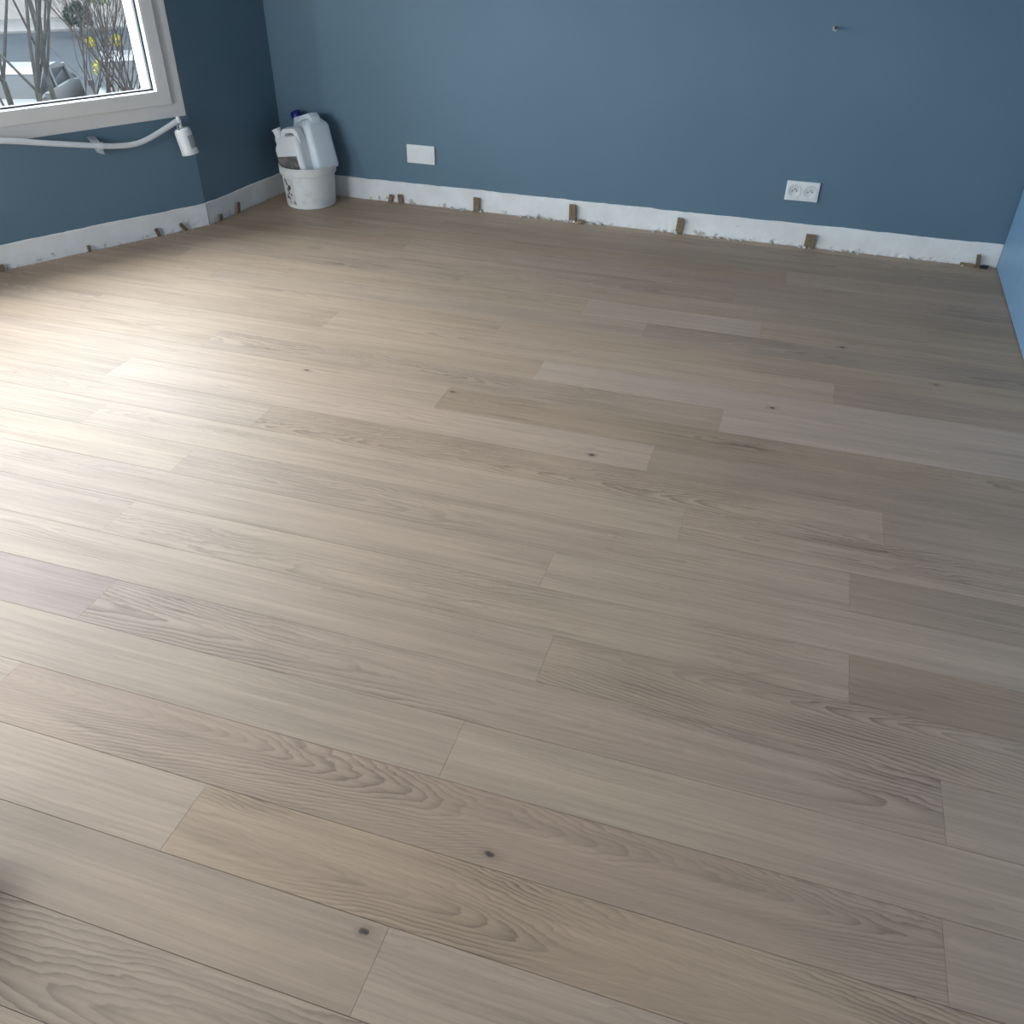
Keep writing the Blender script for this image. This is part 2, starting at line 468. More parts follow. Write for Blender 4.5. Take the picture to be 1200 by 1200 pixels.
# ------------------------------------------------------------------ floor planks
PW = 0.148346; PY0 = 1.70024; PLEN = 1.88
joints = {-14: [-1.68], -11: [-0.715, -0.02], -9: [-0.978], -10: [-0.444], -7: [-0.737], -6: [-0.085], -5: [-0.985], -4: [-0.258],
          -2: [-0.12], -1: [0.312], 0: [-0.412], 1: [0.312], 2: [-0.332], 3: [0.481], 5: [0.4625], 6: [-0.852], 7: [-0.4085]}
# tone, tint, figure, cone per known board: (row, any x inside) -> values
N_ = (1.0, 1.0, 1.0)
known = {(3, -2.0): (0.84, (0.97, 0.97, 1.06), 0.25, 0.03), (3, 0.0): (0.97, (1.0, 0.99, 1.0), 1.0, 0.05), (3, 0.6): (0.98, N_, 0.4, 0.03),
         (-7, 0.0): (1.16, (0.98, 1.0, 1.05), 0.15, 0.02), (-6, 0.3): (1.12, (0.98, 1.0, 1.05), 0.2, 0.02), (-6, -0.6): (0.98, N_, 0.7, 0.05),
         (-5, 0.0): (0.90, (1.02, 1.0, 0.95), 0.9, 0.03), (-5, -1.5): (1.06, N_, 0.3, 0.02),
         (-4, -1.0): (1.08, (1.0, 1.0, 1.02), 0.3, 0.02), (-4, 0.3): (0.85, (1.0, 0.99, 0.98), 0.4, 0.02),
         (-1, 0.6): (0.84, (1.0, 0.99, 0.97), 0.3, 0.02), (-1, -0.5): (1.02, N_, 0.5, 0.03), (1, 0.6): (0.80, (1.03, 0.99, 0.94), 0.35, 0.02), (1, -0.5): (1.02, (0.99, 1.0, 0.99), 0.5, 0.04),
         (0, 0.3): (1.03, (0.99, 1.0, 1.0), 0.3, 0.02), (0, -1.0): (0.99, N_, 0.4, 0.02),
         (2, 0.2): (0.94, (1.0, 1.0, 0.98), 1.0, 0.10), (2, -1.0): (0.99, N_, 0.4, 0.03),
         (4, -0.2): (1.05, (0.99, 1.0, 0.99), 0.15, 0.02), (5, -0.3): (0.93, (1.03, 0.99, 0.98), 0.75, 0.12), (5, 0.7): (1.03, N_, 0.3, 0.02), (5, -1.6): (1.05, N_, 0.3, 0.03),
         (6, -1.2): (1.04, (1.0, 1.0, 1.0), 0.2, 0.01), (6, 0.1): (0.98, (1.04, 1.0, 0.94), 1.0, 0.11),
         (7, -1.2): (0.98, (1.0, 0.99, 0.98), 0.3, 0.02), (7, 0.2): (1.06, (0.99, 0.99, 1.0), 0.7, 0.006),
         (8, -0.8): (1.0, N_, 0.85, 0.09), (-11, -0.3): (1.14, (0.97, 1.0, 1.05), 0.1, 0.02), (-14, -2.0): (0.86, (1.03, 1.0, 0.95), 0.3, 0.02),
         (-15, -1.5): (0.90, (1.03, 1.0, 0.94), 0.3, 0.02), (-16, -0.5): (0.92, (1.0, 1.0, 0.97), 0.3, 0.02), (-13, 0.0): (0.93, N_, 0.3, 0.02)}
knots = [(0.065, 2.648), (0.591, 2.995), (-0.292, 0.837), (-0.442, 0.640), (-1.50, 2.399), (-0.962, 2.415), (0.279, 3.20), (-0.431, 2.18)]
prng = random.Random(41)
GAP = 0.008

def left_x(y):
    if y >= JOG.y:
        t_ = (y - JOG.y) / (YB - JOG.y); return JOG.x + (BACK_L.x - JOG.x) * t_ + GAP
    if y >= WEND.y:
        return JOG.x - (JOG.y - y) * WT.x / WT.y + GAP * 1.2
    return WEND.x + GAP
def right_x(y):
    return CAB0.x + (CAB0.y - y) * (CT.x / -CT.y) + 0.03
def plank(x0a, x0b, x1a, x1b, ya, yb, row):
    """ya < yb; x0a..x1a at ya, x0b..x1b at yb"""
    cx = (x0a + x1a) / 2; cy = (ya + yb) / 2
    e = 0.0002; bv = 0.0006
    def ring(ins, z):
        ie = min(ins, 0.0003)                 # end joints are butted tight, only the long edges are eased
        return [(x0a + ie - cx, ya + ins - cy, z), (x1a - ie - cx, ya + ins - cy, z), (x1b - ie - cx, yb - ins - cy, z), (x0b + ie - cx, yb - ins - cy, z)]
    b = MB().rings([ring(e, -0.0142), ring(e, -0.0012), ring(e + bv, 0.0)])
    o = b.build('floor_plank', 'oak', fl, loc=(cx, cy, 0))
    r = prng
    tone, tint, fig, cone = r.gauss(1.0, 0.045), (r.uniform(0.985, 1.02), 1.0, r.uniform(0.96, 1.02)), r.choice([0.2, 0.3, 0.45, 0.7, 0.9]), r.choice([0.015, 0.025, 0.04, 0.07])
    heart = r.uniform(-0.05, 0.05)
    for (kr, kx), vals in known.items():
        if kr == row and min(x0a, x0b) < kx < max(x1a, x1b):
            tone, tint, fig, cone = vals
    o['tone'] = float(tone); o['tint'] = [float(q) for q in tint]; o['figure'] = float(fig)
    o['cone'] = float(cone * r.choice([-1, 1])); o['heart'] = float(heart); o['ring_count'] = r.uniform(85.0, 150.0)
    o['seed'] = [r.uniform(-40, 40), r.uniform(-40, 40), r.uniform(-5, 5)]
    kn = (9.0, 9.0, 0.0)
    for kx, ky in knots:
        if min(x0a, x0b) < kx < max(x1a, x1b) and ya < ky < yb: kn = (kx - cx, ky - cy, 0.0)
    o['knot'] = [float(q) for q in kn]
    return o
row = -18
while True:
    yb = PY0 - row * PW; ya = yb - PW
    if ya < YF + 0.005: break
    yb = min(yb, YB - GAP)
    js = joints.get(row)
    if js is None: js = [prng.uniform(-1.9, 0.0)]
    js = list(js)
    while js[0] - PLEN > -4.0: js.insert(0, js[0] - PLEN)
    while js[-1] + PLEN < 1.2: js.append(js[-1] + PLEN)
    la, lb = left_x(ya), left_x(yb); ra, rb = right_x(ya), right_x(yb)
    cuts = [(la, lb)] + [(x, x) for x in js if max(la, lb) + 0.06 < x < ra - 0.06] + [(ra, rb)]
    for (xa0, xb0), (xa1, xb1) in zip(cuts[:-1], cuts[1:]):
        plank(xa0, xb0, xa1, xb1, ya, yb, row)
    row += 1

# ------------------------------------------------------------------ window
def frame_ring(mtx, a0, a1, z0, z1, wd, o0, o1):
    """rectangular frame in wall coordinates, member width wd, from offset o0 to o1"""
    def loop(i, off): return [(a0 + i, off, z0 + i), (a1 - i, off, z0 + i), (a1 - i, off, z1 - i), (a0 + i, off, z1 - i)]
    return MB().rings([loop(0, o0), loop(0, o1), loop(wd, o1), loop(wd, o0)], mtx=mtx, closed=True)
def make_window(name, label, mtx, A0, A1, Z1, n):
    Z0 = WIN_Z0
    w_ = frame_ring(mtx, A0, A1, Z0, Z1, 0.062, -0.17, 0.006).build(name, 'frame', bevel=0.002)
    struct(w_, label, 'window')
    step = (A1 - A0 - 0.12) / n
    for k in range(n):
        s0, s1 = A0 + 0.06 + k * step + 0.001, A0 + 0.06 + (k + 1) * step - 0.001
        sash = frame_ring(mtx, s0, s1, Z0 + 0.060, Z1 - 0.060, 0.050, -0.012, 0.024).build('sash', 'frame', w_, bevel=0.0015)
        a0, a1, z0, z1 = s0 + 0.050, s1 - 0.050, Z0 + 0.110, Z1 - 0.110
        frame_ring(mtx, a0 - 0.004, a1 + 0.004, z0 - 0.004, z1 + 0.004, 0.010, -0.0145, 0.0225).build('glazing_bead', 'frame', sash)
        frame_ring(mtx, a0 - 0.002, a1 + 0.002, z0 - 0.002, z1 + 0.002, 0.0150, -0.038, -0.014).build('gasket', 'gasket', sash)
        frame_ring(mtx, s0 + 0.004, s1 - 0.004, Z0 + 0.046, Z1 - 0.064, 0.0535, -0.150, -0.0365).build('outer_reveal', 'frame', sash)
        MB().box((a0 + 0.003, -0.030, z0 + 0.003), (a1 - 0.003, -0.025, z1 - 0.003), mtx).build('pane', 'glass', sash)
    MB().box((A0, -0.36, Z0 - 0.02), (A1, -0.165, Z0 + 0.02), mtx).build('outer_sill', 'frame', w_)
make_window('window_1', 'large white framed window overlooking bare trees and parked cars', wm, WIN_A0, WIN_A1, WIN_Z1, 2)
sm = Matrix(((0, 1, 0, WEND.x), (1, 0, 0, 0), (0, 0, 1, 0), (0, 0, 0, 1)))
make_window('window_2', 'narrower white framed bay window on the side wall', sm, SIDE_Y0, SIDE_Y1, SIDE_Z1, 2)
fm = Matrix(((-1, 0, 0, 0), (0, 1, 0, YF), (0, 0, 1, 0), (0, 0, 0, 1)))
make_window('window_3', 'white framed window in the wall opposite the long blue wall', fm, -FRONT_X1, -FRONT_X0, SIDE_Z1, 2)

# ------------------------------------------------------------------ wardrobe along the right side
cabm = Matrix(((-CT.x, -CT.y, 0, CAB0.x), (-CT.y, CT.x, 0, CAB0.y), (0, 0, 1, 0), (0, 0, 0, 1)))
# local: x runs from the front wall to the back wall (0 at back wall), y points away from the room when negative
CL = (CABF - CAB0).length
def cab_pt(s, dpt, z):               # s metres from the back wall, dpt behind the door face
    q = CAB0 + CT * s
    nrm = Vector((-CT.y, CT.x))
    q = q + nrm * dpt
    return (q.x, q.y, z)
def cab_box(s0, s1, d0, d1, z0, z1):
    b = MB()
    p = [cab_pt(s0, d0, 0), cab_pt(s1, d0, 0), cab_pt(s1, d1, 0), cab_pt(s0, d1, 0)]
    b.prism([(q[0], q[1]) for q in p], z0, z1)
    return b
ward = thing('built_in_wardrobe', 'pale blue flat-fronted built-in wardrobe meeting the blue back wall', 'wardrobe', (CAB0.x, CAB0.y - 2.0, 0.0))
def to_local(o):
    o.matrix_parent_inverse = ward.matrix_basis.inverted()
    return o
to_local(cab_box(0.02, CL - 0.02, 0.020, 0.58, 0.0, CEIL - 0.02).build('body', 'cabinet_gap', ward))
s = 0.012
first = 0.462
while s < CL - 0.1:
    e_ = min(s + first, CL - 0.02)
    to_local(cab_box(s, e_, 0.0, 0.019, 0.004, CEIL - 0.03).build('door', 'cabinet', ward, bevel=0.0015))
    s = e_ + 0.004; first = 0.60

# ------------------------------------------------------------------ sockets
def socket_plate(name, label, x0, x1, z0, z1, kind):
    cx, cz = (x0 + x1) / 2, (z0 + z1) / 2; w, h = x1 - x0, z1 - z0
    t = thing(name, label, 'socket', (cx, YB, cz))
    MB().box((-w / 2, -0.010, -h / 2), (w / 2, 0.0, h / 2)).build('plate', 'plastic', t, bevel=0.003, bseg=3, smooth=True)
    for sx in (-1, 1):
        rx = Matrix.Translation((sx * w * 0.235, -0.010, 0)) @ Matrix.Rotation(math.pi / 2, 4, 'X')
        if kind == 'round':
            well = MB().lathe([(0.030, 0.0), (0.030, 0.0022), (0.0265, 0.0022), (0.0235, 0.0006), (0.001, 0.0006)], 36, rx).build('socket_well', 'plastic_dim', t, smooth=True)
            for hx in (-1, 1):
                MB().lathe([(0.0027, 0), (0.0027, 0.0010)], 12, rx @ Matrix.Translation((hx * 0.0095, 0, 0))).build('pin_hole', 'dark', well)
            MB().lathe([(0.0024, 0), (0.0024, 0.012), (0.001, 0.013)], 12, rx @ Matrix.Translation((0, 0.009, 0))).build('earth_pin', 'steel', well, smooth=True)
        else:
            ins = MB().box((-0.0225, -0.0225, 0.0), (0.0225, 0.0225, 0.0012), rx).build('insert', 'plastic', t, bevel=0.0008)
            MB().box((-0.009, -0.006, 0.0008), (0.009, 0.006, 0.0018), rx).build('shutter', 'plastic', ins)
    return t
socket_plate('data_socket', 'plain white double plate on blue wall nearer the bucket', -1.914, -1.762, 0.208, 0.297, 'square')
socket_plate('double_socket', 'white double power socket with two round wells near the wardrobe', -0.036, 0.110, 0.207, 0.293, 'round')

# ------------------------------------------------------------------ screws left in the wall
def wall_screw(x, z, ln, label):
    t = thing('wall_screw', label, 'screw', (x, YB, z))
    rx = Matrix.Rotation(math.pi / 2, 4, 'X') @ Matrix.Rotation(math.radians(-8), 4, 'X')
    MB().lathe([(0.0032, -0.012), (0.0032, ln)], 10, rx).build('shank', 'screw', t, smooth=True)
    MB().lathe([(0.0075, ln), (0.0075, ln + 0.003), (0.004, ln + 0.005)], 14, rx).build('head', 'screw', t, smooth=True)
    MB().lathe([(0.011, -0.001), (0.011, 0.0022), (0.004, 0.003)], 14, Matrix.Rotation(math.pi / 2, 4, 'X')).build('wall_plug', 'bracket', t, smooth=True)
wall_screw(0.038, 0.905, 0.062, 'bare metal screw sticking out of the blue wall above the power socket')
wall_screw(-1.862, 0.950, 0.050, 'bare metal screw sticking out of the wall above the plain plate')

# ------------------------------------------------------------------ spacer wedges along the walls
wrng = random.Random(5)
def wedge(pos, nrm, h, w, lean, label, mat='wedge', flat=False, depth=0.012):
    """slim wooden wedge standing between floor edge and wall"""
    nrm = Vector((nrm[0], nrm[1], 0)).normalized(); tan = Vector((0, 0, 1)).cross(nrm)
    b = MB()
    t0, t1 = depth, 0.0035
    b.add([(-w / 2, 0, -0.012), (w / 2, 0, -0.012), (w / 2, t1, -0.012), (-w / 2, t1, -0.012),
           (-w / 2 * 0.92, 0, h), (w / 2 * 0.92, 0, h), (w / 2 * 0.92, t0, h), (-w / 2 * 0.92, t0, h)],
          [(0, 3, 2, 1), (4, 5, 6, 7), (0, 1, 5, 4), (1, 2, 6, 5), (2, 3, 7, 6), (3, 0, 4, 7)])
    o = b.build('wooden_wedge', 'wedge', bevel=0.0008, bseg=1)
    mm = Matrix((tan, nrm, Vector((0, 0, 1)))).transposed().to_4x4()
    mm = mm @ Matrix.Rotation(lean, 4, 'Y') @ Matrix.Rotation(-0.05, 4, 'X')
    mm.translation = Vector((pos[0], pos[1], 0)) + nrm * 0.0085
    o.matrix_world = mm
    return tag(o, label, 'wedge', 'spacer wedges along the floor edge')
bw = (0, -1)
for x, h, w, lean, lab in [
        (-2.024, 0.042, 0.022, 0.30, 'tiny leaning wooden wedge next to an upright one near the bucket'),
        (-1.963, 0.046, 0.026, 0.0, 'short upright wooden wedge below the left edge of the plain plate'),
        (-1.540, 0.072, 0.034, 0.06, 'brown wooden wedge first to the wardrobe side of the plain plate'),
        (-1.030, 0.088, 0.036, 0.0, 'tallest brown wooden wedge beside plaster rubble at the back wall'),
        (-0.498, 0.078, 0.032, 0.06, 'brown wooden wedge between the rubble and the power socket'),
        (0.116, 0.066, 0.048, 0.0, 'wide wooden wedge under the double power socket'),
        (0.850, 0.056, 0.018, -0.18, 'thin leaning wooden wedge next to the wardrobe')]:
    wedge((x, YB - 0.004), bw, h, w, lean, lab)
o = MB().box((-0.030, -0.007, 0), (0.030, 0.007, 0.011)).build('wooden_wedge', 'wedge', bevel=0.001, bseg=1, loc=(0.806, YB - 0.018, 0.0), rot=(0, 0, -0.05))
tag(o, 'flat wooden wedge lying at the wall next to the wardrobe', 'wedge', 'spacer wedges along the floor edge')
o = MB().prism([(-0.018, -0.008), (0.016, -0.010), (0.020, 0.004), (-0.004, 0.010)], 0, 0.012).build('rubber_offcut', 'dark', loc=(0.874, YB - 0.026, 0.0002))
tag(o, 'small black offcut lying at the foot of the leaning wedge by the wardrobe', 'offcut')
for a, h, w, lean, lab in [
        (-0.585, 0.030, 0.014, -0.05, 'pale sliver wedge standing under the middle of the window'),
        (-0.257, 0.042, 0.018, -0.30, 'leaning wooden wedge below the pipe bracket'),
        (-0.122, 0.048, 0.018, -0.62, 'strongly tilted wooden wedge below the hanging canister'),
        (-0.962, 0.030, 0.030, 0.0, 'dark stub of a wedge under the window away from the wall corner')]:
    q = JOG + WT * a + WN * 0.004
    wedge(q, WN, h, w, lean, lab)
JN = Vector((jd.y, -jd.x))
for a, h, w, lean, lab in [
        (0.072, 0.032, 0.022, -0.1, 'small wedge on the return wall just past the wall corner'),
        (0.208, 0.054, 0.024, 0.0, 'upright wedge halfway along the short return wall')]:
    q = JOG + jd * a + JN * 0.004
    wedge(q, JN, h, w, lean, lab)

# plaster crumbs along the wall foot
crng = random.Random(12)
cb = MB()
def crumb(x, y, s):
    pts = []
    for k in range(2):
        for j in range(5):
            an = j * 1.2566 + crng.uniform(-0.3, 0.3); rr = s * crng.uniform(0.6, 1.0) * (1 if k == 0 else 0.6)
            pts.append((x + math.cos(an) * rr, y + math.sin(an) * rr * 0.7, 0.0004 + (0 if k == 0 else s * crng.uniform(0.5, 0.9))))
    cb.add(pts, [(4, 3, 2, 1, 0), (5, 6, 7, 8, 9)] + [(j, (j + 1) % 5, 5 + (j + 1) % 5, 5 + j) for j in range(5)])
for _ in range(150):
    zone = crng.choice([(-1.30, -1.12), (-1.12, -0.95), (-1.0, -0.8), (-0.62, -0.2), (-1.75, -1.5), (-0.2, 0.85), (-0.2, 0.85)])
    crumb(crng.uniform(*zone), YB - 0.012 - abs(crng.gauss(0, 0.010)), crng.choice([0.003, 0.005, 0.008, 0.013]))
for _ in range(70):
    q = JOG + WT * crng.uniform(-1.3, -0.05) + WN * (0.016 + abs(crng.gauss(0, 0.008)))
    crumb(q.x, q.y, crng.choice([0.002, 0.003, 0.005]))
o = cb.build('plaster_crumbs', 'crumb'); o['kind'] = 'stuff'
tag(o, 'loose pale plaster crumbs along the foot of the walls', 'rubble')
# one larger lump beside the tallest wedge
lump = MB().lathe([(0.004, 0), (0.020, 0.002), (0.022, 0.010), (0.012, 0.018), (0.003, 0.020)], 9)
lump.v = [(x * 1.1 + 0.004 * math.sin(9 * y + z * 200), y * 0.6, z) for x, y, z in lump.v]
tag(lump.build('plaster_lump', 'wedge', loc=(-0.985, YB - 0.026, 0.0005)), 'brown crumbly lump beside the tallest wedge', 'rubble')

# ------------------------------------------------------------------ pipe under the window
def wp(a, off, z): return win_pt(a, off, z)
pts = [(-2.0, 0.05, 0.60), (-1.5, 0.05, 0.585), (-1.1, 0.05, 0.556), (-0.815, 0.05, 0.517), (-0.627, 0.05, 0.479), (-0.432, 0.05, 0.440), (-0.360, 0.05, 0.429), (-0.300, 0.05, 0.4255), (-0.258, 0.05, 0.429), (-0.215, 0.05, 0.440), (-0.174, 0.05, 0.454), (-0.125, 0.05, 0.473), (-0.078, 0.05, 0.492)]
def smooth_pts(P, k=4):
    P = [Vector(q) for q in P]; out = []
    for i in range(len(P) - 1):
        p0, p1, p2, p3 = P[max(i - 1, 0)], P[i], P[i + 1], P[min(i + 2, len(P) - 1)]
        for j in range(k):
            s_ = j / k
            out.append(0.5 * ((2 * p1) + (p2 - p0) * s_ + (2 * p0 - 5 * p1 + 4 * p2 - p3) * s_ ** 2 + (3 * p1 - p0 - 3 * p2 + p3) * s_ ** 3))
    return out + [P[-1]]
pipe = thing('white_pipe', 'thin white bent pipe fixed below the window', 'pipe', wp(-0.43, 0.05, 0.44))
def plocal(o, par):
    bpy.context.view_layer.update()
    o.matrix_parent_inverse = par.matrix_world.inverted(); return o
plocal(MB().tube(smooth_pts([wp(*q) for q in pts]), 0.0115, 14).build('tube', 'pipe', pipe, smooth=True), pipe)
br = MB()
br.add([(-0.030, 0.0, 0.035), (0.006, 0.0, 0.030), (0.010, 0.0, -0.035), (-0.004, 0.0, -0.035), (-0.030, 0.040, 0.028), (0.006, 0.045, 0.02), (0.010, 0.062, -0.034), (-0.004, 0.058, -0.030)],
       [(0, 1, 2, 3), (7, 6, 5, 4), (0, 4, 5, 1), (1, 5, 6, 2), (2, 6, 7, 3), (3, 7, 4, 0)], wm @ Matrix.Translation((-0.436, 0, 0.440)))
plocal(br.build('bracket', 'bracket', pipe, bevel=0.002), pipe)
plocal(MB().lathe([(0.0145, -0.012), (0.0145, 0.012)], 16, Matrix.Translation(wp(-0.432, 0.05, 0.440)) @ Vector((WT.x, WT.y, -0.12)).to_track_quat('Z', 'Y').to_matrix().to_4x4()).build('clip', 'pipe', pipe, smooth=True), pipe)

# canister hanging on the end of the pipe
top = wp(-0.070, 0.055, 0.500); bot = wp(-0.052, 0.075, 0.352)
ax = (bot - top).normalized(); q = ax.to_track_quat('Z', 'Y').to_matrix().to_4x4()
can = thing('hanging_canister', 'small white cylinder hanging from the pipe end at the window corner', 'canister', top)
q.translation = top
plocal(MB().lathe([(0.007, -0.012), (0.010, -0.004), (0.010, 0.012), (0.007, 0.016), (0.007, 0.034), (0.012, 0.038)], 18, q).build('neck', 'plastic', can, smooth=True), can)
L_ = (bot - top).length
plocal(MB().lathe([(0.016, 0.036), (0.030, 0.039), (0.0355, 0.045), (0.0375, 0.056), (0.0375, L_ - 0.012)], 28, q).build('body', 'plastic', can, smooth=True), can)
plocal(MB().lathe([(0.0375, L_ - 0.013), (0.0390, L_ - 0.011), (0.0390, L_ - 0.002), (0.037, L_), (0.030, L_ - 0.004), (0.002, L_ - 0.004)], 28, q).build('end_ring', 'plastic_dim', can, smooth=True), can)
# ring hook next to the neck
rg = [(0.016 * math.cos(k * 2 * math.pi / 16) - 0.016, 0, 0.030 + 0.014 * math.sin(k * 2 * math.pi / 16)) for k in range(17)]
plocal(MB().tube(rg, 0.0035, 8, q).build('hook', 'steel', can, smooth=True), can)
# grey printed patch on one side of the body
seg = []
cdir = q.inverted().to_3x3() @ Vector((WT.x + WN.x * 1.2, WT.y + WN.y * 1.2, 0.0))
lab_mid = math.atan2(cdir.y, cdir.x)
lab = MB(); A0, A1 = lab_mid - 0.55, lab_mid + 0.75
vs_ = []; fs_ = []
for i in range(9):
    an = A0 + (A1 - A0) * i / 8
    for zz in (0.070, L_ - 0.026): vs_.append((0.0382 * math.cos(an), 0.0382 * math.sin(an), zz))
for i in range(8): fs_.append((2 * i, 2 * i + 1, 2 * i + 3, 2 * i + 2))
plocal(MB().add(vs_, fs_, q).build('printed_patch', 'grey_print', can), can)

# ------------------------------------------------------------------ bucket with two jerrycans
BX, BY = -2.403, 4.120
bk = thing('plastic_bucket', 'spattered white plastic bucket holding two jerrycans in the corner', 'bucket', (BX, BY, 0))
MB().lathe([(0.118, 0.0), (0.124, 0.003), (0.1255, 0.012), (0.1335, 0.156), (0.134, 0.160), (0.1415, 0.160), (0.1435, 0.163), (0.1440, 0.196), (0.1455, 0.199), (0.1440, 0.203), (0.138, 0.203), (0.1365, 0.198), (0.1315, 0.156), (0.122, 0.010), (0.002, 0.010)], 48).build('shell', 'bucket', bk, smooth=True)
for k in range(2):
    z_ = 0.171 + k * 0.011
    MB().lathe([(0.1436, z_), (0.1449, z_ + 0.001), (0.1449, z_ + 0.003), (0.1436, z_ + 0.004)], 48, cap0=False, cap1=False).build('rim_rib', 'bucket', bk, smooth=True)
def bucket_patch(a0, a1, z0, z1, mat, name):
    v_ = []; f_ = []; nA = 14
    for i in range(nA + 1):
        an = math.radians(a0 + (a1 - a0) * i / nA)
        for z in (z0, z1):
            r_ = 0.1255 + (z - 0.012) * (0.1335 - 0.1255) / 0.144 + 0.0009
            v_.append((r_ * math.cos(an), r_ * math.sin(an), z))
    for i in range(nA): f_.append((2 * i, 2 * i + 1, 2 * i + 3, 2 * i + 2))
    return MB().add(v_, f_).build(name, mat, bk, smooth=True)
bucket_patch(-128, -98, 0.018, 0.150, 'bucket_label', 'printed_label')

def rrect(w, d, r, z, n=5):
    out = []
    for cx, cy, a0 in ((w / 2 - r, d / 2 - r, 0), (-w / 2 + r, d / 2 - r, 90), (-w / 2 + r, -d / 2 + r, 180), (w / 2 - r, -d / 2 + r, 270)):
        for i in range(n + 1):
            a_ = math.radians(a0 + 90 * i / n)
            out.append((cx + r * math.cos(a_), cy + r * math.sin(a_), z))
    return out
def jerrycan(name, label, w, d, h, mat, cap, loc, rot, patch):
    t = thing(name, label, 'jerrycan', loc, rot)
    r = 0.024
    sh = h * 0.74
    def shift(ring, dx): return [(x + dx, y, z) for x, y, z in ring]
    rings = [rrect(w * 0.94, d * 0.92, r * 0.8, 0.0), rrect(w, d, r, 0.012), rrect(w, d, r, sh * 0.5), rrect(w, d, r, sh),
             shift(rrect(w * 0.94, d * 0.93, r, sh + 0.016), 0.0), shift(rrect(w * 0.74, d * 0.66, r * 0.9, h * 0.885), w * 0.02), shift(rrect(w * 0.66, d * 0.52, r * 0.7, h * 0.905), w * 0.02)]
    MB().rings(rings).build('body', mat, t, smooth=True)
    # neck at one end
    nx = -w * 0.36
    nm = Matrix.Translation((nx, 0, h * 0.80)) @ Matrix.Rotation(math.radians(-14), 4, 'Y')
    MB().lathe([(0.034, 0), (0.029, 0.03), (0.0215, 0.045), (0.0215, 0.068), (0.024, 0.069), (0.024, 0.074), (0.0185, 0.074), (0.0175, 0.06), (0.002, 0.058)], 20, nm).build('neck', mat, t, smooth=True)
    if cap:
        cm = nm @ Matrix.Translation((0, 0, 0.052))
        cp = MB().lathe([(0.027, 0), (0.028, 0.002), (0.028, 0.024), (0.025, 0.030), (0.002, 0.031)], 24, cm).build('screw_cap', cap, t, smooth=True)
    # moulded grip: flat loop with an opening below it
    x0, x1 = -w * 0.20, w * 0.42
    zt = h * 1.0; zb = h * 0.80
    hw = d * 0.20
    prof = [(x0 - 0.012, zb), (x0, zt - 0.014), (x0 + 0.016, zt), (x1 - 0.016, zt), (x1, zt - 0.018), (x1 + 0.008, zb)]
    inn = [(x0 + 0.016, zb), (x0 + 0.020, zt - 0.030), (x0 + 0.028, zt - 0.022), (x1 - 0.030, zt - 0.022), (x1 - 0.022, zt - 0.032), (x1 - 0.016, zb)]
    hb = MB(); n = len(prof)
    vs = [(x, -hw, z) for x, z in prof] + [(x, -hw, z) for x, z in inn] + [(x, hw, z) for x, z in prof] + [(x, hw, z) for x, z in inn]
    fs = []
    for i in range(n - 1):
        fs += [(i, i + 1, n + i + 1, n + i), (2 * n + i, 3 * n + i, 3 * n + i + 1, 2 * n + i + 1), (i, 2 * n + i, 2 * n + i + 1, i + 1), (n + i, n + i + 1, 3 * n + i + 1, 3 * n + i)]
    fs += [(0, n, 3 * n, 2 * n), (n - 1, 3 * n - 1, 4 * n - 1, 2 * n - 1)]
    hb.add(vs, fs).build('grip', mat, t, bevel=0.004, smooth=True)
    if patch:
        a0, a1, z0, z1 = patch
        MB().box((a0 * w, -d / 2 - 0.0012, z0 * h), (a1 * w, -d / 2 + 0.002, z1 * h)).build('label_patch', 'can_label', t, bevel=0.0005, bseg=1)
    return t
jerrycan('jerrycan', 'small milky jerrycan with an open spout and a brown label', 0.165, 0.115, 0.360, 'can_front', None,
         (BX + 0.004, BY - 0.036, 0.022), (math.radians(4), math.radians(-9), math.radians(-10)), (-0.42, 0.34, 0.38, 0.66))
jerrycan('jerrycan', 'larger bluish jerrycan with a dark blue screw cap', 0.195, 0.135, 0.265, 'can_back', 'cap_blue',
         (BX + 0.052, BY + 0.032, 0.163), (math.radians(0), math.radians(-17), math.radians(-28)), None)

# ------------------------------------------------------------------ dark bag at the edge
bag = thing('dark_bag', 'dark soft bag standing on the bare floorboards far from every wall', 'bag', (-1.262, 0.43, 0.0), (0, 0, math.radians(20)))
MB().rings([rrect(0.24, 0.15, 0.04, 0.0005), rrect(0.29, 0.19, 0.05, 0.03), rrect(0.30, 0.20, 0.05, 0.06), rrect(0.26, 0.16, 0.05, 0.10), rrect(0.16, 0.07, 0.03, 0.115)]).build('pouch', 'bag', bag, smooth=True)
for sy in (-0.04, 0.04):
    MB().tube([(-0.07, sy, 0.105), (-0.05, sy, 0.135), (0, sy, 0.145), (0.05, sy, 0.135), (0.07, sy, 0.105)], 0.007, 8).build('carry_strap', 'bag', bag, smooth=True)

